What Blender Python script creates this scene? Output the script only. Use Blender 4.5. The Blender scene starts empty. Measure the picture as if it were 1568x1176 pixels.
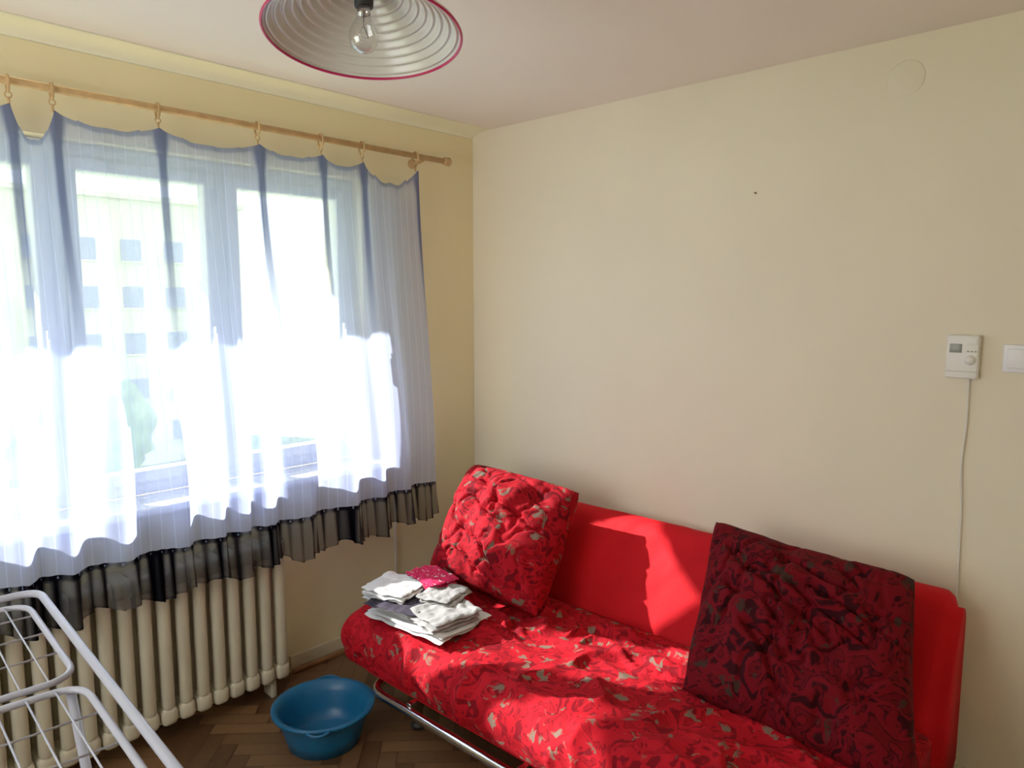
import bpy, bmesh, math, random
from mathutils import Vector, Matrix, noise
random.seed(4)
scene = bpy.context.scene
try:
    scene.view_settings.view_transform = 'Standard'
    scene.view_settings.look = 'None'
    scene.view_settings.exposure = 0.0
    scene.view_settings.gamma = 1.12
except Exception as e:
    print(e)

# ------------------------------------------------------------ tuning
SUN = 25.0
WORLD = 3.5
FILL = 12.5

# ------------------------------------------------------------ helpers
def link(o):
    scene.collection.objects.link(o); return o

def empty(name, loc=(0,0,0)):
    e = bpy.data.objects.new(name, None); e.location = loc; e.empty_display_size = 0.1
    return link(e)

def mesh(name, verts, faces, mats, parent=None, smooth=True, mi=None, uvs=None, auto=None):
    me = bpy.data.meshes.new(name)
    me.from_pydata([tuple(v) for v in verts], [], faces)
    if not isinstance(mats, (list, tuple)): mats = [mats]
    for m in mats: me.materials.append(m)
    if mi:
        for p, i in zip(me.polygons, mi): p.material_index = i
    if uvs:
        l = me.uv_layers.new(name="UVMap")
        for lp in me.loops: l.data[lp.index].uv = uvs[lp.vertex_index]
    me.update()
    if smooth: me.polygons.foreach_set('use_smooth', [True]*len(me.polygons))
    o = link(bpy.data.objects.new(name, me))
    if parent: setp(o, parent)
    return o

def setp(o, parent):
    o.parent = parent
    o.matrix_parent_inverse = Matrix.Translation(-Vector(parent.location))

class B:
    """accumulates geometry"""
    def __init__(s): s.v=[]; s.f=[]; s.m=[]
    def add(s, v, f, m=0):
        n=len(s.v); s.v += [Vector(a) for a in v]; s.f += [[i+n for i in q] for q in f]; s.m += [m]*len(f)
    def box(s, lo, hi, m=0, bev=0.0, seg=2):
        bm=bmesh.new(); bmesh.ops.create_cube(bm,size=1)
        c=[(a+b)/2 for a,b in zip(lo,hi)]; d=[abs(b-a) for a,b in zip(lo,hi)]
        for v in bm.verts: v.co=Vector((c[0]+v.co.x*d[0],c[1]+v.co.y*d[1],c[2]+v.co.z*d[2]))
        if bev: bmesh.ops.bevel(bm,geom=list(bm.edges),offset=bev,segments=seg,affect='EDGES',profile=0.5,clamp_overlap=True)
        bm.verts.index_update()
        s.add([v.co.copy() for v in bm.verts],[[v.index for v in f.verts] for f in bm.faces],m); bm.free()
    def tube(s, pts, r, m=0, seg=10, closed=False, cap=True):
        pts=[Vector(p) for p in pts]; n=len(pts); rings=[]; up=None
        for i,p in enumerate(pts):
            a=pts[(i-1)%n] if (closed or i>0) else pts[i]
            b=pts[(i+1)%n] if (closed or i<n-1) else pts[i]
            t=(b-a).normalized()
            if up is None:
                up=Vector((0,0,1)) if abs(t.z)<.9 else Vector((1,0,0))
            x=(up-t*up.dot(t))
            if x.length<1e-5: x=t.orthogonal()
            x.normalize(); up=x; y=t.cross(x)
            rr=r(i/(n-1)) if callable(r) else r
            rings.append([p+x*rr*math.cos(2*math.pi*k/seg)+y*rr*math.sin(2*math.pi*k/seg) for k in range(seg)])
        v=[q for g in rings for q in g]; f=[]
        for i in range(n if closed else n-1):
            j=(i+1)%n
            for k in range(seg):
                k2=(k+1)%seg; f.append([i*seg+k,i*seg+k2,j*seg+k2,j*seg+k])
        if cap and not closed:
            f.append(list(range(seg))[::-1]); f.append([(n-1)*seg+k for k in range(seg)])
        s.add(v,f,m)
    def revolve(s, prof, c, m=0, seg=48, mat=None):
        v=[];f=[]
        for r,z in prof:
            for k in range(seg):
                a=2*math.pi*k/seg; q=Vector((r*math.cos(a),r*math.sin(a),z))
                if mat: q=mat@q
                v.append(q+Vector(c))
        for i in range(len(prof)-1):
            for k in range(seg):
                k2=(k+1)%seg; f.append([i*seg+k,i*seg+k2,(i+1)*seg+k2,(i+1)*seg+k])
        s.add(v,f,m)
    def out(s,name,mats,parent=None,smooth=True):
        o=mesh(name,s.v,s.f,mats,parent,smooth,s.m)
        bm=bmesh.new(); bm.from_mesh(o.data); bmesh.ops.recalc_face_normals(bm,faces=list(bm.faces)); bm.to_mesh(o.data); bm.free()
        return o

def rounded(pts, rad, closed=False, n=6):
    pts=[Vector(p) for p in pts]; out=[]; N=len(pts)
    for i,p in enumerate(pts):
        if not closed and i in (0,N-1): out.append(p); continue
        a=pts[(i-1)%N]; b=pts[(i+1)%N]
        r=min(rad,(a-p).length*.49,(b-p).length*.49)
        s=p+(a-p).normalized()*r; e=p+(b-p).normalized()*r
        for k in range(n+1):
            t=k/n; out.append(s*(1-t)**2+p*2*t*(1-t)+e*t*t)
    return out

# ------------------------------------------------------------ materials
def newmat(name):
    m=bpy.data.materials.new(name); m.use_nodes=True
    nt=m.node_tree; return m, nt, nt.nodes, nt.links, nt.nodes['Principled BSDF']
def mat(name,col,rough=.6,metal=0,var=0.0,scale=4,bump=0,bscale=60,spec=.4,sheen=0):
    m,nt,N,L,P=newmat(name)
    P.inputs['Base Color'].default_value=(*col,1); P.inputs['Roughness'].default_value=rough
    P.inputs['Metallic'].default_value=metal; P.inputs['Specular IOR Level'].default_value=spec
    P.inputs['Sheen Weight'].default_value=sheen
    tc=N.new('ShaderNodeTexCoord')
    nz=N.new('ShaderNodeTexNoise'); nz.inputs['Scale'].default_value=scale; nz.inputs['Detail'].default_value=4
    L.new(tc.outputs['Object'],nz.inputs['Vector'])
    r=N.new('ShaderNodeValToRGB')
    r.color_ramp.elements[0].position=.3; r.color_ramp.elements[1].position=.7
    r.color_ramp.elements[0].color=(*[c*(1-var) for c in col],1)
    r.color_ramp.elements[1].color=(*[min(1,c*(1+var*.5)) for c in col],1)
    L.new(nz.outputs['Fac'],r.inputs['Fac']); L.new(r.outputs['Color'],P.inputs['Base Color'])
    if bump:
        n2=N.new('ShaderNodeTexNoise'); n2.inputs['Scale'].default_value=bscale; n2.inputs['Detail'].default_value=3
        L.new(tc.outputs['Object'],n2.inputs['Vector'])
        b=N.new('ShaderNodeBump'); b.inputs['Strength'].default_value=bump; b.inputs['Distance'].default_value=.01
        L.new(n2.outputs['Fac'],b.inputs['Height']); L.new(b.outputs['Normal'],P.inputs['Normal'])
    return m

M_wallE=mat('paint_cream',(.87,.79,.60),.85,var=.03,scale=2,bump=.06,bscale=14,spec=.2)
M_wallN=mat('paint_cream_yellow',(.86,.76,.47),.85,var=.03,scale=2,bump=.06,bscale=14,spec=.2)
M_ceil=mat('paint_ceiling',(.93,.84,.74),.85,var=.03,scale=1.5,bump=.05,bscale=14,spec=.2)
M_cove=mat('cove_painted_glow',(.96,.94,.66),.6,var=.02)  # lighter cream puts sun bounced onto the ceiling edge into the colour
M_white=mat('white_lacquer',(.88,.88,.86),.35,var=.03)
M_plast=mat('white_plastic',(.86,.84,.76),.4,var=.02)
M_grey=mat('lcd_grey',(.28,.30,.26),.3,var=.05)
M_base=mat('baseboard_beige',(.62,.53,.36),.5,var=.08,scale=6)
M_woodd=mat('skirting_brown',(.25,.12,.05),.45,var=.3,scale=12)
M_rod=mat('rod_wood',(.56,.36,.16),.4,var=.2,scale=20)
M_rad=mat('radiator_enamel',(.58,.54,.41),.4,var=.08,scale=5)
M_red=mat('sofa_plain_red',(.62,.006,.012),.75,var=.12,scale=5,bump=.15,bscale=200,sheen=.0,spec=.15)
M_chrome=mat('chrome',(.75,.75,.75),.18,metal=1,var=.02)
M_black=mat('black_rubber',(.02,.02,.02),.5,var=.1)
M_blue=mat('basin_blue_plastic',(.006,.115,.27),.35,var=.08,scale=8)
M_rack=mat('rack_grey_coating',(.40,.41,.48),.32,var=.04)
M_wire=mat('rack_wire_coating',(.42,.43,.50),.35,var=.04)
M_rim=mat('shade_rim_red',(.50,.01,.09),.3,var=.05)
M_cord=mat('cable_ivory',(.82,.78,.66),.5,var=.03)
M_conc=mat('render_pale',(.85,.85,.80),.8,var=.1,scale=2)
M_bld=mat('facade_pale_yellow',(.74,.71,.47),.9,var=.15,scale=.6)
M_bldw=mat('facade_windows',(.34,.36,.40),.4,var=.1)
M_tree=mat('foliage',(.32,.42,.22),.9,var=.4,scale=1.5)

# lampshade
M_shade,nt,N,L,P=newmat('shade_ribbed_enamel')
P.inputs['Roughness'].default_value=.22
tcs=N.new('ShaderNodeTexCoord'); nzs=N.new('ShaderNodeTexNoise'); nzs.inputs['Scale'].default_value=12
L.new(tcs.outputs['Object'],nzs.inputs['Vector'])
rs=N.new('ShaderNodeValToRGB'); rs.color_ramp.elements[0].color=(.58,.56,.50,1); rs.color_ramp.elements[1].color=(.68,.66,.60,1)
L.new(nzs.outputs['Fac'],rs.inputs['Fac']); L.new(rs.outputs['Color'],P.inputs['Base Color'])

# glass
def glass(name,fac=.08,col=(1,1,1)):
    m,nt,N,L,P=newmat(name); N.remove(P)
    t=N.new('ShaderNodeBsdfTransparent'); t.inputs['Color'].default_value=(*col,1)
    g=N.new('ShaderNodeBsdfGlossy'); g.inputs['Roughness'].default_value=.05
    lw=N.new('ShaderNodeLayerWeight'); lw.inputs['Blend'].default_value=.35
    mu=N.new('ShaderNodeMath'); mu.operation='MULTIPLY_ADD'; mu.inputs[1].default_value=.5; mu.inputs[2].default_value=fac
    L.new(lw.outputs['Facing'],mu.inputs[0])
    mx=N.new('ShaderNodeMixShader'); L.new(mu.outputs[0],mx.inputs['Fac']); L.new(t.outputs[0],mx.inputs[1]); L.new(g.outputs[0],mx.inputs[2])
    L.new(mx.outputs[0],N['Material Output'].inputs['Surface']); return m
M_bulb=glass('bulb_glass',.12)
M_pane,_nt,_N,_L,_P=newmat('window_glass'); _N.remove(_P)
_t=_N.new('ShaderNodeBsdfTransparent'); _t.inputs['Color'].default_value=(.97,.99,.98,1)
_g=_N.new('ShaderNodeBsdfGlossy'); _g.inputs['Roughness'].default_value=.02
_m=_N.new('ShaderNodeMixShader'); _m.inputs['Fac'].default_value=.04
_L.new(_t.outputs[0],_m.inputs[1]); _L.new(_g.outputs[0],_m.inputs[2]); _L.new(_m.outputs[0],_N['Material Output'].inputs['Surface'])

# floral fabric
def floral(name, red, dark, leaf, scale=1.0, rough=.85):
    m,nt,N,L,P=newmat(name); P.inputs['Roughness'].default_value=rough; P.inputs['Specular IOR Level'].default_value=.12
    tc=N.new('ShaderNodeTexCoord')
    n1=N.new('ShaderNodeTexNoise'); n1.inputs['Scale'].default_value=14*scale; n1.inputs['Detail'].default_value=2.5; n1.inputs['Distortion'].default_value=1.6
    n2=N.new('ShaderNodeTexNoise'); n2.inputs['Scale'].default_value=20*scale; n2.inputs['Detail'].default_value=2; n2.inputs['Distortion'].default_value=.8
    v=N.new('ShaderNodeTexVoronoi'); v.inputs['Scale'].default_value=14*scale
    L.new(tc.outputs['Object'],n1.inputs['Vector']); L.new(tc.outputs['Object'],n2.inputs['Vector'])
    ad=N.new('ShaderNodeMixRGB'); ad.blend_type='ADD'; ad.inputs['Fac'].default_value=.12
    L.new(tc.outputs['Object'],ad.inputs[1]); L.new(n2.outputs['Color'],ad.inputs[2]); L.new(ad.outputs[0],v.inputs['Vector'])
    r1=N.new('ShaderNodeValToRGB'); r1.color_ramp.interpolation='EASE'
    e=r1.color_ramp.elements; e[0].position=.38; e[0].color=(*dark,1); e[1].position=.45; e[1].color=(*red,1)
    x=e.new(.55); x.color=(*red,1); x=e.new(.575); x.color=(*dark,1); x=e.new(.61); x.color=(*[c*.75 for c in red],1)
    L.new(n1.outputs['Fac'],r1.inputs['Fac'])
    r2=N.new('ShaderNodeValToRGB'); r2.color_ramp.elements[0].position=.26; r2.color_ramp.elements[0].color=(1,1,1,1)
    r2.color_ramp.elements[1].position=.33; r2.color_ramp.elements[1].color=(0,0,0,1)
    L.new(v.outputs['Distance'],r2.inputs['Fac'])
    r3=N.new('ShaderNodeValToRGB'); r3.color_ramp.elements[0].position=.46; r3.color_ramp.elements[1].position=.54
    L.new(n2.outputs['Fac'],r3.inputs['Fac'])
    mu=N.new('ShaderNodeMath'); mu.operation='MULTIPLY'; L.new(r2.outputs[0],mu.inputs[0]); L.new(r3.outputs[0],mu.inputs[1])
    mx=N.new('ShaderNodeMixRGB'); L.new(mu.outputs[0],mx.inputs[0]); L.new(r1.outputs[0],mx.inputs[1]); mx.inputs[2].default_value=(*leaf,1)
    L.new(mx.outputs[0],P.inputs['Base Color'])
    n4=N.new('ShaderNodeTexNoise'); n4.inputs['Scale'].default_value=220; L.new(tc.outputs['Object'],n4.inputs['Vector'])
    b=N.new('ShaderNodeBump'); b.inputs['Strength'].default_value=.15; b.inputs['Distance'].default_value=.004
    L.new(n4.outputs['Fac'],b.inputs['Height']); L.new(b.outputs['Normal'],P.inputs['Normal'])
    return m
M_flor=floral('floral_red_cover',(.48,.006,.014),(.20,.003,.008),(.20,.13,.095))
M_pil=floral('floral_pillow_shaded',(.14,.002,.006),(.028,.001,.003),(.040,.020,.015),.9)  # the unlit end of the sofa is put into these darker colours
M_pil1=floral('floral_pillow_bright',(.38,.005,.012),(.13,.002,.006),(.16,.11,.08),.9)

# curtain
def sheer(name, col, bandcol, a0, lines=True, ruffle=False):
    m,nt,N,L,P=newmat(name); N.remove(P)
    uv=N.new('ShaderNodeUVMap'); sp=N.new('ShaderNodeSeparateXYZ'); L.new(uv.outputs[0],sp.inputs[0])
    at=N.new('ShaderNodeAttribute'); at.attribute_name='band'
    d=N.new('ShaderNodeBsdfDiffuse'); t=N.new('ShaderNodeBsdfTranslucent'); tr=N.new('ShaderNodeBsdfTransparent')
    if not ruffle: tr.inputs['Color'].default_value=(.86,.91,1,1)
    mc=N.new('ShaderNodeMixRGB'); mc.inputs[1].default_value=(*col,1); mc.inputs[2].default_value=(*bandcol,1)
    L.new(at.outputs['Fac'],mc.inputs[0]); L.new(mc.outputs[0],d.inputs['Color']); L.new(mc.outputs[0],t.inputs['Color'])
    m1=N.new('ShaderNodeMixShader'); m1.inputs['Fac'].default_value=.60 if not ruffle else .35
    L.new(d.outputs[0],m1.inputs[1]); L.new(t.outputs[0],m1.inputs[2])
    # thin woven vertical lines
    a=N.new('ShaderNodeMath'); a.operation='DIVIDE'; a.inputs[1].default_value=.034; L.new(sp.outputs['X'],a.inputs[0])
    f=N.new('ShaderNodeMath'); f.operation='FRACT'; L.new(a.outputs[0],f.inputs[0])
    c=N.new('ShaderNodeMath'); c.operation='LESS_THAN'; c.inputs[1].default_value=.10; L.new(f.outputs[0],c.inputs[0])
    k=N.new('ShaderNodeMath'); k.operation='MULTIPLY_ADD'; k.inputs[1].default_value=.14 if lines else 0; k.inputs[2].default_value=a0
    L.new(c.outputs[0],k.inputs[0])
    b=N.new('ShaderNodeMath'); b.operation='MULTIPLY_ADD'; b.use_clamp=True; b.inputs[1].default_value=.45
    L.new(at.outputs['Fac'],b.inputs[0]); L.new(k.outputs[0],b.inputs[2])
    m2=N.new('ShaderNodeMixShader'); L.new(b.outputs[0],m2.inputs['Fac']); L.new(tr.outputs[0],m2.inputs[1]); L.new(m1.outputs[0],m2.inputs[2])
    L.new(m2.outputs[0],N['Material Output'].inputs['Surface']); return m
M_sheer=sheer('sheer_lavender',(.52,.62,1.0),(.14,.17,.36),.50)  # second colour: gathered layers, their unlit look painted in dark blue
M_ruff=sheer('ruffle_black_net',(.085,.085,.09),(.004,.004,.008),.66,False,True)

# herringbone parquet
M_floor,nt,N,L,P=newmat('parquet_oak')
at=N.new('ShaderNodeAttribute'); at.attribute_name='tone'
tc=N.new('ShaderNodeTexCoord'); mp=N.new('ShaderNodeMapping'); mp.inputs['Scale'].default_value=(30,30,30); L.new(tc.outputs['Object'],mp.inputs['Vector'])
nz=N.new('ShaderNodeTexNoise'); nz.inputs['Scale'].default_value=1.5; nz.inputs['Detail'].default_value=5; L.new(mp.outputs[0],nz.inputs['Vector'])
ad=N.new('ShaderNodeMath'); ad.operation='MULTIPLY_ADD'; ad.inputs[1].default_value=.3; L.new(nz.outputs['Fac'],ad.inputs[0]); L.new(at.outputs['Fac'],ad.inputs[2])
r=N.new('ShaderNodeValToRGB'); r.color_ramp.elements[0].color=(.05,.023,.010,1); r.color_ramp.elements[1].color=(.23,.12,.055,1)
L.new(ad.outputs[0],r.inputs['Fac']); L.new(r.outputs[0],P.inputs['Base Color']); P.inputs['Roughness'].default_value=.4

# ------------------------------------------------------------ room shell
RX0,RY0,H=-3.45,-3.75,2.44
b=B(); b.box((RX0-.15,RY0-.15,-.15),(.15,.3,-.004))
W=.065; n=4
def clipq(q,lo,hi): return all(lo[0]<=p[0]<=hi[0] and lo[1]<=p[1]<=hi[1] for p in q)
tones=[0.0]*len(b.f)
ca,sa=math.cos(math.radians(45)),math.sin(math.radians(45))
for mm in range(-14,15):
    for k in range(-70,71):
        for vi,(x0,y0,x1,y1) in enumerate(((k,k-2*n*mm,k+n,k+1-2*n*mm),(k+n,k-n+1-2*n*mm,k+n+1,k+1-2*n*mm))):
            g=.022
            q=[(x0+g,y0+g),(x1-g,y0+g),(x1-g,y1-g),(x0+g,y1-g)]
            q=[(W*(x*ca-y*sa)-1.7,W*(x*sa+y*ca)-1.8) for x,y in q]
            if clipq(q,(RX0-.14,RY0-.14),(.14,.14)):
                b.add([(x,y,0) for x,y in q],[[0,1,2,3]]); tones.append(random.random()*.45+.22*vi)
fl=mesh('floor',b.v,b.f,M_floor,smooth=False)
a=fl.data.attributes.new('tone','FLOAT','FACE'); a.data.foreach_set('value',tones)

OX0,OX1,OZ0,OZ1=-2.48,-.69,.88,2.13
b=B()
b.box((RX0-.15,0,0),(OX0,.3,H)); b.box((OX1,0,0),(.0,.3,H))
b.box((OX0,0,0),(OX1,.3,OZ0-.03)); b.box((OX0,0,OZ1),(OX1,.3,H))
b.out('wall_north',M_wallN,smooth=False)
b=B(); b.box((0,RY0-.15,0),(.15,.3,H)); wallE=b.out('wall_east',M_wallE,smooth=False)
# west wall with an added window opening to house the unseen fill lamp
PY0,PY1,PZ0,PZ1=-2.0,-.6,.95,2.15
b=B(); b.box((RX0-.15,RY0-.15,0),(RX0,PY0,H)); b.box((RX0-.15,PY1,0),(RX0,0,H))
b.box((RX0-.15,PY0,0),(RX0,PY1,PZ0)); b.box((RX0-.15,PY0,PZ1),(RX0,PY1,H))
b.out('wall_west',M_wallE,smooth=False)
b=B(); b.box((RX0,RY0-.15,0),(0,RY0,H)); b.out('wall_south',M_wallE,smooth=False)
b=B(); b.box((RX0-.15,RY0-.15,H),(.15,.3,H+.12)); b.out('ceiling',M_ceil,smooth=False)
w2=empty('fill_window_added',(RX0-.05,(PY0+PY1)/2,1.55))  # added window around the fill lamp, out of view
b=B(); xx0,xx1=RX0-.09,RX0-.03
b.box((xx0,PY0,PZ0),(xx1,PY0+.06,PZ1),0,.004); b.box((xx0,PY1-.06,PZ0),(xx1,PY1,PZ1),0,.004)
b.box((xx0,PY0+.06,PZ0),(xx1,PY1-.06,PZ0+.06),0,.004); b.box((xx0,PY0+.06,PZ1-.06),(xx1,PY1-.06,PZ1),0,.004)
b.box((xx0,-1.33,PZ0+.06),(xx1,-1.27,PZ1-.06),0,.004)
b.out('frame',M_white,w2)
b=B(); b.box((RX0-.01,PY0-.05,PZ0-.03),(RX0+.12,PY1+.05,PZ0-.001),0,.008); b.out('sill_board',M_white,w2)

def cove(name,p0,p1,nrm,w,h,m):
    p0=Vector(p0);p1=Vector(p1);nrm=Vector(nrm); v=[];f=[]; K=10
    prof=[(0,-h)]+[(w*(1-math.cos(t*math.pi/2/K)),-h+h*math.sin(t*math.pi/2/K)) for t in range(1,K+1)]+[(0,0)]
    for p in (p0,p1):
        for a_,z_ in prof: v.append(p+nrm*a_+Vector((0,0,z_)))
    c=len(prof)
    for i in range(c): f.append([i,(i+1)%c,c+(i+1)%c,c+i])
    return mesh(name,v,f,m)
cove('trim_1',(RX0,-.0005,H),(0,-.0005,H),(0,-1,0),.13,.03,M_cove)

b=B(); b.box((-1.12,-.016,0),(0,-.0005,.075),0,.003); b.box((-1.12,-.034,0),(0,-.016,.022),1,.006)
b.out('baseboard_north',[M_base,M_woodd])
b=B(); b.box((-.016,RY0,0),(-.0005,-.036,.075),0,.003); b.out('baseboard_east',[M_base])

# ------------------------------------------------------------ window
win=empty('window_1',(-1.58,.1,1.5))
b=B()
y0,y1=.07,.14
fr=.045
b.box((OX0,y0,OZ0),(OX0+fr,y1,OZ1),0,.004); b.box((OX1-fr,y0,OZ0),(OX1,y1,OZ1),0,.004)
b.box((OX0+fr,y0,OZ0),(OX1-fr,y1,OZ0+fr),0,.004); b.box((OX0+fr,y0,OZ1-fr),(OX1-fr,y1,OZ1),0,.004)
xs=[OX0+fr,-1.875,-1.305,OX1-fr]
for x in xs[1:3]: b.box((x-.02,y0,OZ0+fr),(x+.02,y1,OZ1-fr),0,.004)
b.out('frame',M_white,win)
s=B(); g=B()
for i in range(3):
    xa=xs[i]+(.022 if i>0 else .002); xb=xs[i+1]-(.022 if i<2 else .002); za=OZ0+fr+.002; zb=OZ1-fr-.002; w=.045
    ya,yb=.055,.12
    s.box((xa,ya,za),(xa+w,yb,zb),0,.006); s.box((xb-w,ya,za),(xb,yb,zb),0,.006)
    s.box((xa+w,ya,za),(xb-w,yb,za+w),0,.006); s.box((xa+w,ya,zb-w),(xb-w,yb,zb),0,.006)
    g.add([(xa+w,.09,za+w),(xb-w,.09,za+w),(xb-w,.09,zb-w),(xa+w,.09,zb-w)],[[0,1,2,3]])
    s.box((xb-.035,.03,1.42),(xb-.015,.055,1.50),0,.004); s.box((xb-.034,.02,1.36),(xb-.016,.032,1.47),0,.004)
s.out('sashes',M_white,win); g.out('glass_panes',M_pane,win,False)
b=B(); b.box((OX0-.08,-.14,OZ0-.03),(OX1+.06,-.001,OZ0),0,.008); b.box((OX0+.001,0,OZ0-.029),(OX1-.001,.07,OZ0))
b.out('sill_board',M_white,win)
# balcony slab above the window outside
b=B(); b.box((-3.6,.301,2.13),(1.2,.83,2.28),0,.01); b.box((-3.6,.80,2.281),(1.2,.83,3.2),0,.005); b.out('balcony_slab',M_conc)

# ------------------------------------------------------------ outside
def building(name,x0,x1,y,z0,z1,depth,dx,dz,ww,wh):
    b=B(); b.box((x0,y,z0),(x1,y+depth,z1)); b.box((x0-.3,y-.3,z1),(x1+.3,y+depth+.3,z1+.3))
    x=x0+dx*.5
    while x+ww<x1:
        z=z0+dz*.5
        while z+wh<z1:
            b.box((x,y-.04,z),(x+ww,y+.02,z+wh),1); b.box((x-.08,y-.12,z-.12),(x+ww+.08,y+.0,z-.02),0)
            z+=dz
        x+=dx
    return b.out(name,[M_bld,M_bldw],None,False)
building('apartment_building',2.5,22,46,-9,7.8,10,2.6,2.9,1.2,1.3)
building('apartment_building.001',-36,.8,58,-9,11.0,10,3.0,2.9,1.4,1.3)
b=B(); b.box((-60,.9,-9.4),(60,90,-9)); b.out('ground_outside',M_tree,None,False)
def tree(name,c,r):
    b=B(); b.tube([(c[0],c[1],-9),(c[0]+.2,c[1],-4),(c[0],c[1],c[2])],lambda t:.35-.2*t,1)
    for i in range(14):
        o=Vector((random.uniform(-1,1),random.uniform(-1,1),random.uniform(-.8,.9)))*r*.75+Vector(c); rr=r*random.uniform(.35,.6)
        bm=bmesh.new(); bmesh.ops.create_icosphere(bm,subdivisions=3,radius=rr)
        vv=[o+v.co*(1+.35*noise.noise(v.co*2.2+o)) for v in bm.verts]; ff=[[v.index for v in f.verts] for f in bm.faces]; bm.free()
        b.add(vv,ff,0)
    return b.out(name,[M_tree,M_woodd])
tree('leafy_tree',(-3.2,24,-3.4),2.6); tree('leafy_tree.001',(4.5,26,-3.8),2.8)

# ------------------------------------------------------------ curtain rod
RZ,RYY=2.256,-.085
rod=empty('curtain_rod',(-1.5,RYY,RZ))
b=B(); b.tube([(-2.95,RYY,RZ),(-.275,RYY,RZ)],.0125,0,14)
my=Matrix.Rotation(math.radians(90),4,'Y')
b.revolve([(0.0,0.0),(.011,0),(.018,.004),(.019,.012),(.012,.018),(.020,.024),(.021,.034),(.014,.042),(0,.044)],(-.275,RYY,RZ),0,20,my)
for x in (-.40,-2.9):
    b.tube(rounded([(x,-.001,RZ-.02),(x,-.05,RZ-.02),(x,RYY,RZ-.013)],.02),.007,0,10)
    b.revolve([(0,0),(.022,0),(.022,.008),(0,.010)],(x,-.001,RZ-.02),0,20,Matrix.Rotation(math.radians(90),4,'X'))
b.out('pole',M_rod,rod)
rings=[-2.62,-2.3,-2.02,-1.904,-1.585,-1.219,-.943,-.741,-.447]
b=B()
for x in rings:
    R=.024
    b.tube([(x+.003*math.cos(t),RYY+R*math.cos(t),RZ-.008+R*math.sin(t)) for t in [2*math.pi*k/24 for k in range(24)]],.0045,0,8,True)
    b.tube([(x+.009*math.cos(t),RYY,RZ-.041+.009*math.sin(t)) for t in [2*math.pi*k/14 for k in range(14)]],.002,0,6,True)
    b.tube([(x,RYY,RZ-.048),(x,RYY-.002,RZ-.072)],.004,0,6)
b.out('rings',M_rod,rod)

# ------------------------------------------------------------ curtain
def fbm(p,o=3):
    s_=0;a_=1
    for k in range(o): s_+=a_*noise.noise(p); p=p*2.03; a_*=.5
    return s_
cur=empty('curtain',(-1.5,-.15,1.4))
sags=[.038,.038,.105,.034,.036,.028,.034,.085]
X0,X1=-2.70,-.44
def topz(x):
    T=2.190
    for i in range(len(rings)-1):
        if rings[i]<=x<=rings[i+1]:
            s=(x-rings[i])/(rings[i+1]-rings[i])
            return T-sags[i]*(max(0,math.sin(math.pi*s))**.8)+.012*sags[i]/.04*math.sin(3*math.pi*s)**2*(.5 if i%2 else .2)*(1 if .2<s<.8 else 0)
    return T-.3*abs(x-(rings[0] if x<rings[0] else rings[-1]))
def ss(a_,b_,x):
    t=max(0,min(1,(x-a_)/(b_-a_))); return t*t*(3-2*t)
def cury(x,z,u):
    v=ss(2.2,.85,z); right=ss(-.95,-.45,x)
    base=RYY-.004-(.125-.06*right)*v
    ph=2*math.pi*u/.15+2.6*math.sin(u*4.1)+1.3*math.sin(u*9.7+1)+.9*math.sin(z*2.2+u*3)
    A=(.004+.024*v)*(.6+.8*abs(noise.noise(Vector((u*2.3,z*.4,3)))) )
    fine=.25*math.sin(2*ph+1.3*math.sin(u*6))
    d=min(abs(x-r) for r in rings)
    tab=.010*math.exp(-(d/.02)**2)*ss(1.2,2.2,z)
    return base+A*(math.sin(ph)+fine)-tab
def ragx(u,z):
    x=X0+(X1-X0)*u
    v=(2.18-z)/1.6
    return x+.05*v*ss(-.9,-.44,x)*.4+.012*v*math.sin(x*7)
NX,NZ=760,110
ZB=.735
v=[];uvs=[];band=[];f=[]
for j in range(NZ+1):
    for i in range(NX+1):
        u=i/NX; x=X0+(X1-X0)*u; tz=topz(x); z=tz+(ZB-tz)*(j/NZ)**1.15
        xx=ragx(u,z)
        v.append((xx,cury(x,z,x),z)); uvs.append((x,z))
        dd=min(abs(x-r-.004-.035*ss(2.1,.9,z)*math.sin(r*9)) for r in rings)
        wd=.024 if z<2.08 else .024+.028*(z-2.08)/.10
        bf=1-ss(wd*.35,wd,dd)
        bf*=(.08+.92*ss(1.2,1.95,z))  # bands fade downward: sun whitening the cloth is put into the mask
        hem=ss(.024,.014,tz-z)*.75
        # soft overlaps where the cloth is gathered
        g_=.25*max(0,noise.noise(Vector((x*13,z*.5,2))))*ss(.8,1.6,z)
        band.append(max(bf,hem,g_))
for j in range(NZ):
    for i in range(NX):
        a_=j*(NX+1)+i; f.append([a_,a_+1,a_+NX+2,a_+NX+1])
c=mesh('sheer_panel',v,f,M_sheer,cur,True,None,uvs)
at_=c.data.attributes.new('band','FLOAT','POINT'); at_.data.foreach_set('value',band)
# ruffle
v=[];uvs=[];band=[];f=[];NR=14;NX2=1100
for j in range(NR+1):
    for i in range(NX2+1):
        u=i/NX2; x=X0+(X1-X0)*u; tt=j/NR
        ph=2*math.pi*x/.040+1.6*math.sin(x*15)+1.2*math.sin(x*31+2)
        z=ZB+.012-tt*(.162+.012*math.sin(x*21)+.010*math.sin(x*47)+.007*math.sin(ph+.6))
        y=cury(x,ZB,x)-.003
        y+=(-.010*tt)+ (.003+.014*tt)*math.sin(ph)
        xx=ragx(u,z)+.008*tt*math.sin(ph+1.2)
        v.append((xx,y,z)); uvs.append((x,z))
        nn=math.sin(ph+.8)+.6*math.sin(ph*.5+2*math.sin(x*11)); n2=noise.noise(Vector((x*9,0,0)))
        band.append(max(0,min(1,.38+.38*nn+1.2*n2+(.5 if tt<.10 else 0)+(.3 if tt>.93 else 0))))
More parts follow.
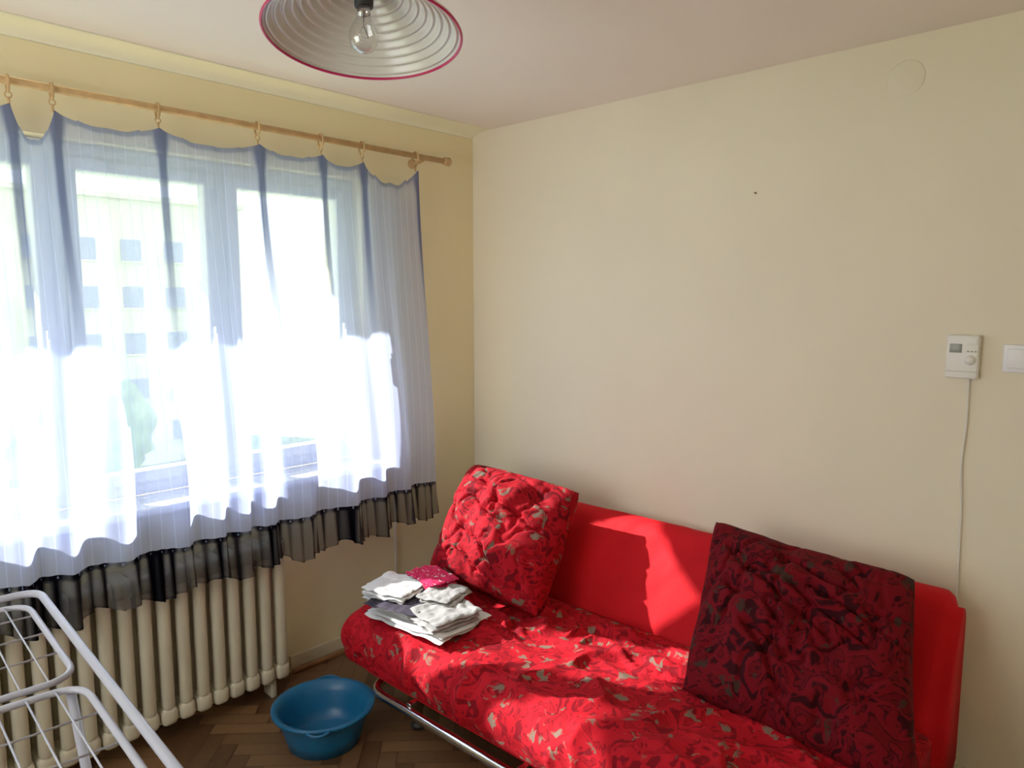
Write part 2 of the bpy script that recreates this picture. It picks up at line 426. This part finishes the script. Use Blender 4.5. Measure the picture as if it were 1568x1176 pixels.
for j in range(NR):
    for i in range(NX2):
        a_=j*(NX2+1)+i; f.append([a_,a_+1,a_+NX2+2,a_+NX2+1])
c=mesh('ruffle',v,f,M_ruff,cur,True,None,uvs)
at_=c.data.attributes.new('band','FLOAT','POINT'); at_.data.foreach_set('value',band)

# ------------------------------------------------------------ radiator
rad=empty('radiator',(-1.8,-.1,0))
b=B(); sp=.064; nsec=17; rx=-1.235
for i in range(nsec):
    x=rx-i*sp
    for yy in (-.145,-.065):
        b.box((x-.022,yy-.024,.13),(x+.022,yy+.024,.60),0,.019,4)
    b.box((x-.030,-.170,.075),(x+.030,-.040,.145),0,.022,4)
    b.box((x-.030,-.170,.585),(x+.030,-.040,.655),0,.022,4)
b.tube([(rx+.04,-.105,.11),(rx-nsec*sp+.02,-.105,.11)],.022,0,14)
b.tube([(rx+.045,-.105,.62),(rx-nsec*sp+.02,-.105,.62)],.022,0,14)
for i in (1,nsec-2):
    x=rx-i*sp+sp/2
    b.box((x-.012,-.14,.0),(x+.012,-.07,.09),0,.006)
b.out('sections',M_rad,rad)
b=B(); b.tube(rounded([(-.55,-.02,.10),(-.55,-.02,.86)],.02),.006,0,10); b.out('heating_pipe',M_cord)

# ------------------------------------------------------------ sofa
SY0,SY1=-.42,-2.29
sofa=empty('sofa',(-.6,-1.35,0))
def seat():
    prof=[(-.40,.20),(-.40,.30),(-.40,.365),(-.43,.375)]
    for k in range(1,60): 
        t=k/60; prof.append((-.43-.65*t,.375+.055*t+.012*math.sin(math.pi*t)))
    for k in range(0,17):
        a_=math.pi/2+math.pi*k/16*1.0
        prof.append((-1.08+.105*math.cos(a_)*1.02,.325+.105*math.sin(a_)))
    prof+= [(-1.0,.218),(-.8,.215),(-.6,.21)]
    NY=300; c=len(prof); v=[];f=[]
    cx,cz=-.78,.32
    for j in range(NY+1):
        t=j/NY; y=SY0+(SY1-SY0)*t
        de=min(abs(y-SY0),abs(y-SY1)); R=.10
        e=1 if de>R else math.sqrt(max(0,1-((R-de)/R)**2))
        for i,(x,z) in enumerate(prof):
            xx=x if x>-.75 else -.75+(x+.75)*(1-.16*(1-e))
            zz=cz+(z-cz)*(.45+.55*e)
            amp=e
            if z>.26 and x<-.42:
                wv=.30*fbm(Vector((x*2.2,y*1.6,1.3)),2)+.12*fbm(Vector((x*5,y*4,7)),2)
                ph=(x*1.0+ (y+1.2)*(-.10))*1.0+wv
                r1=(1-abs(math.sin(ph*26)))**2
                msk=max(0,.35+fbm(Vector((x*2.6+4,y*1.8,2)),2)*1.5)
                r2=(1-min(1,abs(fbm(Vector((x*4+y*1.5,y*2.6-x,9)),2))*3.2))**2
                d=amp*(.026*r1*min(1,msk)+.024*r2+.018*fbm(Vector((x*3,y*2.5,5)),2))-.010
                edge=ss(-.42,-.5,x)
                n_=Vector((x-cx,0,(z-cz)*3)).normalized() if x<-1.05 else Vector((0,0,1))
                xx+=n_.x*d*edge; zz+=n_.z*d*edge
            v.append((xx,y,zz))
    for j in range(NY):
        for i in range(c):
            f.append([j*c+i,j*c+(i+1)%c,(j+1)*c+(i+1)%c,(j+1)*c+i])
    f.append(list(range(c))[::-1]); f.append([NY*c+i for i in range(c)])
    o=mesh('seat_cover',v,f,M_flor,sofa)
    bm=bmesh.new(); bm.from_mesh(o.data); bmesh.ops.recalc_face_normals(bm,faces=list(bm.faces)); bm.to_mesh(o.data); bm.free()
seat()
def back():
    prof=[(-.385,.22),(-.385,.36)]
    for k in range(1,12):
        t=k/12; prof.append((-.385+.175*t-.012*math.sin(math.pi*t),.36+.30*t))
    for k in range(0,11):
        a_=math.pi*.88-math.pi*.88*k/10
        prof.append((-.13+.075*math.cos(a_),.632+.070*math.sin(a_)))
    prof+=[(-.055,.5),(-.055,.3),(-.055,.12),(-.10,.10),(-.30,.12)]
    NY=110;c=len(prof);v=[];f=[]; cx,cz=-.2,.4
    for j in range(NY+1):
        y=SY0+.01+(SY1-SY0-.02)*j/NY
        de=min(abs(y-SY0),abs(y-SY1)); de=max(0,de-.01); R=.045
        e=1 if de>R else math.sqrt(max(0,1-((R-de)/R)**2))
        for x,z in prof:
            xx=cx+(x-cx)*(.65+.35*e); zz=cz+(z-cz)*(.88+.12*e)
            if z>.38: 
                d=.014*fbm(Vector((x*2,y*6,z*4)),2)*e
                xx-=d if xx<-.1 else 0
            v.append((min(xx,-.05),y,zz))
    for j in range(NY):
        for i in range(c):
            f.append([j*c+i,j*c+(i+1)%c,(j+1)*c+(i+1)%c,(j+1)*c+i])
    f.append(list(range(c))[::-1]); f.append([NY*c+i for i in range(c)])
    o=mesh('backrest',v,f,M_red,sofa)
    bm=bmesh.new(); bm.from_mesh(o.data); bmesh.ops.recalc_face_normals(bm,faces=list(bm.faces)); bm.to_mesh(o.data); bm.free()
back()
b=B(); b.box((-1.095,SY1+.10,.178),(-.41,SY0-.10,.24),0,.02,3); b.out('base_panel',M_red,sofa)
b=B()
b.tube(rounded([(-.42,SY0-.16,.155),(-1.125,SY0-.16,.155),(-1.125,SY1+.12,.155),(-.42,SY1+.12,.155)],.10),.0165,0,14)
for y in (SY0-.30,SY1+.25):
    b.tube(rounded([(-1.0,y,.19),(-1.0,y,.02)],.05),.018,0,12); b.tube(rounded([(-.25,y,.13),(-.25,y,.02)],.05),.018,0,12)
    for x in (-1.0,-.25): b.revolve([(0,.0),(.026,.0),(.028,.012),(.022,.025),(0,.026)],(x,y,0),1,20)
for y in (SY0-.4,-1.35,SY1+.4): b.box((-1.125,y-.01,.145),(-1.06,y+.01,.185),0,.003)
b.out('chrome_frame',[M_chrome,M_black],sofa)

# pillows
def pillow(name,c,right,up,w,h,t,seed,m):
    c=Vector(c);up=Vector(up).normalized();right=Vector(right).normalized();nrm=right.cross(up).normalized()
    n_=90; v=[];f=[]
    for s_ in (1,-1):
        for j in range(n_+1):
            for i in range(n_+1):
                a_=-1+2*i/n_; b_=-1+2*j/n_
                pr=((1-a_**2)*(1-b_**2))
                th=pr**.40*t/2
                px=a_*w/2*(1-.05*(1-b_*b_)-.03*(a_*b_)**4); py=b_*h/2*(1-.05*(1-a_*a_)-.03*(a_*b_)**4)
                q=Vector((a_*1.6+seed,b_*1.6,s_*.3))
                wr=.045*fbm(q*1.1,3)*pr**.5
                ang=math.atan2(b_,a_); wr+=.012*math.sin(ang*11+seed+3*noise.noise(q))*pr**.35*(a_*a_+b_*b_)*.6
                cr=max(0,1-abs(fbm(Vector((a_*1.3-seed,b_*2.6+a_*.9,seed)),2))*5)
                wr-=.044*cr*cr*pr**.4
                cr=max(0,1-abs(fbm(Vector((a_*2.3+seed,b_*2.0-a_*1.2,seed+4)),2))*5)
                wr-=.028*cr*cr*pr**.4
                v.append(c+right*px+up*py+nrm*(s_*(th+wr*.8)+.015*math.sin(a_*2+seed)))
    m_=(n_+1)**2
    for s_ in (0,1):
        for j in range(n_):
            for i in range(n_):
                a_=s_*m_+j*(n_+1)+i; q=[a_,a_+1,a_+n_+2,a_+n_+1]
                f.append(q if s_==0 else q[::-1])
    o=mesh(name,v,f,m)
    bm=bmesh.new(); bm.from_mesh(o.data); bmesh.ops.remove_doubles(bm,verts=list(bm.verts),dist=.0005)
    bmesh.ops.recalc_face_normals(bm,faces=list(bm.faces)); bm.to_mesh(o.data); bm.free()
    return o
pillow('throw_pillow',(-.520,-.70,.635),(.05,-1,-.05),(.33,.06,.40),.60,.54,.31,1.7,M_pil1)
pillow('throw_pillow.001',(-.545,-1.95,.60),(-.02,-1,-.07),(.48,.15,.40),.67,.64,.27,5.3,M_pil)

# ------------------------------------------------------------ folded clothes
M_cw=mat('cloth_white',(.72,.72,.72),.85,var=.06,scale=10,bump=.2,bscale=90,spec=.1)
M_cg=mat('cloth_grey',(.36,.35,.34),.85,var=.15,scale=20,bump=.2,bscale=90,spec=.1)
M_cd=mat('cloth_dark',(.06,.05,.07),.85,var=.2,scale=20,bump=.2,bscale=90,spec=.1)
M_cp=floral('cloth_pink_print',(.62,.02,.09),(.50,.02,.08),(.75,.70,.68),2.2)
b=B()
def garment(c,sx,sy,sz,rot,m,seed,layers=2):
    n_=34; c=(c[0]-.028,c[1]+.028,c[2])
    for l in range(layers):
        h=sz/layers; v=[];f=[]
        ox,oy=random.uniform(-.010,.010),random.uniform(-.010,.010)
        for s_ in (1,-1):
            for j in range(n_+1):
                for i in range(n_+1):
                    a_=-1+2*i/n_; b_=-1+2*j/n_
                    pr=max(0,(1-a_**8)*(1-b_**8))
                    r_=1-.05*(a_*b_)**2+.05*noise.noise(Vector((a_*1.5+seed,b_*1.5,l)))
                    x=a_*sx/2*r_+ox; y=b_*sy/2*r_+oy
                    z=s_*h/2*pr**.5+ .008*fbm(Vector((a_*2.2+seed*3,b_*2.2,l*.3)),2)
                    cs,sn=math.cos(rot),math.sin(rot)
                    v.append((c[0]+x*cs-y*sn,c[1]+x*sn+y*cs,c[2]+h*(l+.5)+z))
        mm=(n_+1)**2
        for s_ in (0,1):
            for j in range(n_):
                for i in range(n_):
                    a0=s_*mm+j*(n_+1)+i; q=[a0,a0+1,a0+n_+2,a0+n_+1]; f.append(q if s_==0 else q[::-1])
        b.add(v,f,m)
z=.440
garment((-.965,-.79,z),.27,.40,.028,.08,0,1,2)
garment((-.97,-.90,z+.026),.21,.18,.044,-.15,1,3,3)
garment((-.955,-.68,z+.026),.25,.26,.028,.12,0,4,2)
garment((-.965,-.715,z+.054),.27,.25,.014,.3,2,5,1)
garment((-.895,-.82,z+.068),.17,.14,.024,.3,1,9,2)
garment((-.985,-.645,z+.066),.19,.20,.034,.25,0,7,3)
garment((-.855,-.70,z+.066),.13,.20,.046,-.1,3,6,3)
b.out('folded_clothes',[M_cw,M_cg,M_cd,M_cp])

# ------------------------------------------------------------ basin
b=B()
prof=[(0,.008),(.110,.008),(.122,.014),(.135,.05),(.150,.10),(.165,.138),(.180,.142),(.184,.139),(.184,.132),(.179,.130),(.172,.130)]
prof+=[(.158,.10),(.142,.05),(.128,.0),(0,.0)]
b.revolve(prof,(-1.285,-.53,0.0),0,64)
for sx in (1,-1):
    a0=.9 if sx==1 else .9+math.pi
    b.tube([(-1.285+(.184+.020*math.sin(math.pi*k/10))*math.cos(a0-.22+.44*k/10),-.53+(.184+.020*math.sin(math.pi*k/10))*math.sin(a0-.22+.44*k/10),.135) for k in range(11)],.005,0,8)
b.out('plastic_basin',M_blue)

# ------------------------------------------------------------ drying rack
RH=.90; xa,xb=-2.752,-2.192; ya,yb=-1.98,-.745
rack=empty('clothes_drying_rack',(xb,yb,0))
b=B()
b.tube(rounded([(xa,ya,RH),(xb,ya,RH),(xb,yb,RH),(xa,yb,RH)],.05,True),.0085,0,12,True)
xi,xj=xa+.03,xb-.03
b.tube(rounded([(xi,-1.235,RH-.015),(xj,-1.235,RH-.015),(xj,yb-.03,RH-.015),(xi,yb-.03,RH-.015)],.06,True),.0065,0,10,True)
b.tube(rounded([(xi,ya+.03,RH-.015),(xj,ya+.03,RH-.015),(xj,-1.275,RH-.015),(xi,-1.275,RH-.015)],.06,True),.0065,0,10,True)
b.tube(rounded([(xj-.02,-1.27,RH-.02),(xj-.02,-1.9,.012),(xi+.02,-1.9,.012),(xi+.02,-1.27,RH-.02)],.06),.0085,0,12)
b.tube(rounded([(xj-.045,-1.75,RH-.02),(xj-.045,-.80,.012),(xi+.045,-.80,.012),(xi+.045,-1.75,RH-.02)],.06),.0085,0,12)
b.tube([(xj-.02,-1.575,.46),(xi+.02,-1.575,.46)],.006,0,8)
b.out('tube_frame',M_rack,rack)
b=B()
for k in range(1,11):
    x=xi+(xj-xi)*k/11
    b.tube([(x,-1.232,RH-.012),(x,yb-.033,RH-.012)],.0018,0,6); b.tube([(x,ya+.033,RH-.012),(x,-1.278,RH-.012)],.0018,0,6)
for y in (-.86,-.98,-1.10,-1.40,-1.52,-1.64,-1.76,-1.88):
    b.tube([(xi,y,RH-.016),(xj,y,RH-.016)],.0022,0,6)
b.out('wires',M_wire,rack)
rack.rotation_euler=(0,0,math.radians(-3.4))

# ------------------------------------------------------------ pendant lamp
LC=Vector((-1.728,-1.475,2.13))
lamp=empty('pendant_lamp',LC)
tilt=Matrix.Rotation(math.radians(-8),4,Vector((.682,-.731,0)))
R=.197; HH=.115
outer=[];inner=[]
K=180
for k in range(K+1):
    s_=k/K; r_=R-(R-.022)*s_; z_=HH*s_**.9
    rip=.0038*math.sin(2*math.pi*s_*11)*(1-.3*s_)
    inner.append((r_,z_+rip)); outer.append((r_+.001,z_+rip+.003))
b=B(); b.revolve(inner+outer[::-1]+[inner[0]],LC,0,96,tilt)
b.tube([LC+tilt@Vector((R*math.cos(2*math.pi*k/96),R*math.sin(2*math.pi*k/96),.001)) for k in range(96)],.0030,1,8,True)
b.out('shade',[M_shade,M_rim],lamp)
b=B()
b.revolve([(.0,HH+.05),(.012,HH+.05),(.024,HH+.035),(.026,HH),(.020,HH-.02),(.019,HH-.055),(.0,HH-.056)],LC,0,24,tilt)
b.tube([LC+Vector((0,0,HH+.04)),Vector((LC.x,LC.y,H-.03))],.0035,0,8)
b.out('socket',M_black,lamp)
b=B()
b.revolve([(0,-.034),(.010,-.0325),(.020,-.027),(.027,-.017),(.030,-.004),(.028,.010),(.021,.024),(.015,.036),(.0135,.050),(.0135,.062)],LC+Vector((0,0,.0)),0,32,tilt)
b.out('light_bulb',M_bulb,lamp)
b=B(); b.tube([LC+tilt@Vector(p) for p in ((0,0,.06),(0,0,.02),(-.012,0,.0),(-.004,0,-.004),(.004,0,-.004),(.012,0,0),(0,0,.02))],.0012,0,5)
b.revolve([(.0132,.045),(.0136,.06),(.0,.06)],LC,0,20,tilt); b.out('bulb_filament',M_chrome,lamp)
b=B(); b.revolve([(0,-.035),(.02,-.034),(.042,-.015),(.045,-.0005),(0,-.0005)],(LC.x,LC.y,H),0,32); b.out('ceiling_rose',M_plast,lamp)

# ------------------------------------------------------------ wall items
th=empty('thermostat',(-.01,-2.223,1.424))
b=B(); b.box((-.028,-2.268,1.357),(-.0005,-2.179,1.492),0,.005,3)
b.box((-.0295,-2.222,1.437),(-.027,-2.188,1.465),1,.0008)
b.box((-.031,-2.262,1.462),(-.027,-2.234,1.484),0,.001)
b.revolve([(0,.0),(.014,.0),(.015,.003),(.014,.010),(0,.011)],(-.028,-2.246,1.415),0,28,Matrix.Rotation(math.radians(-90),4,'Y'))
for k in range(3): b.box((-.0290,-2.262+k*.010,1.440),(-.027,-2.256+k*.010,1.444),1,.0005)
b.box((-.0285,-2.266,1.378),(-.0278,-2.181,1.379),1)
b.out('body',[M_plast,M_grey],th)
b=B(); b.tube(rounded([(-.010,-2.243,1.358),(-.006,-2.245,1.20),(-.006,-2.236,1.08),(-.006,-2.247,.95),(-.006,-2.250,.75),(-.006,-2.252,.62),(-.006,-2.25,.08)],.08),.0036,0,8)
b.out('thermostat_cable',M_cord,th)
b=B(); b.box((-.010,-2.412,1.383),(-.0005,-2.328,1.467),0,.003,3); b.box((-.016,-2.400,1.395),(-.009,-2.340,1.455),0,.003,3)
b.out('light_switch',M_white)
b=B(); b.revolve([(0,.003),(.050,.003),(.056,.001),(.057,.0)],(-.0001,-2.008,2.31),0,40,Matrix.Rotation(math.radians(-90),4,'Y')); b.out('junction_box_cover',M_wallE,wallE)
b=B(); b.tube([(.0,-1.516,1.996),(-.012,-1.516,1.998)],.003,0,8); b.out('wall_nail',M_woodd)

# ------------------------------------------------------------ lights
w=bpy.data.worlds.new('World'); scene.world=w; w.use_nodes=True
bg=w.node_tree.nodes['Background']; bg.inputs['Strength'].default_value=WORLD
bg.inputs['Color'].default_value=(.90,.95,1,1)
sl=bpy.data.lights.new('sun','SUN'); sl.energy=SUN; sl.angle=.014; sl.color=(1,.93,.82)
so=link(bpy.data.objects.new('sun',sl)); so.rotation_euler=Vector((.58,-1,-.70)).to_track_quat('-Z','Y').to_euler(); so.location=(-5,9,7)
pl=bpy.data.lights.new('window_portal','AREA'); pl.shape='RECTANGLE'; pl.size=1.79; pl.size_y=1.24; pl.cycles.is_portal=True
po=link(bpy.data.objects.new('window_portal',pl)); po.location=(-1.585,.29,1.505); po.rotation_euler=Vector((0,-1,0)).to_track_quat('-Z','Z').to_euler()
# added fill lamp in the invented west window, brightens the room
al=bpy.data.lights.new('west_fill_added','AREA'); al.shape='RECTANGLE'; al.size=1.28; al.size_y=1.08; al.energy=FILL; al.color=(1,.97,.88)
ao=link(bpy.data.objects.new('west_fill_added',al)); ao.location=(RX0-.10,(PY0+PY1)/2,1.55); ao.rotation_euler=Vector((1,0,0)).to_track_quat('-Z','Z').to_euler()

# ------------------------------------------------------------ camera
cd=bpy.data.cameras.new('camera'); cd.sensor_width=36; cd.lens=25.6; cd.clip_start=.02; cd.clip_end=300
co=link(bpy.data.objects.new('camera',cd)); co.location=(-2.65,-2.744,1.6)
co.rotation_euler=(math.radians(90-6.55),0,math.radians(-47)); scene.camera=co
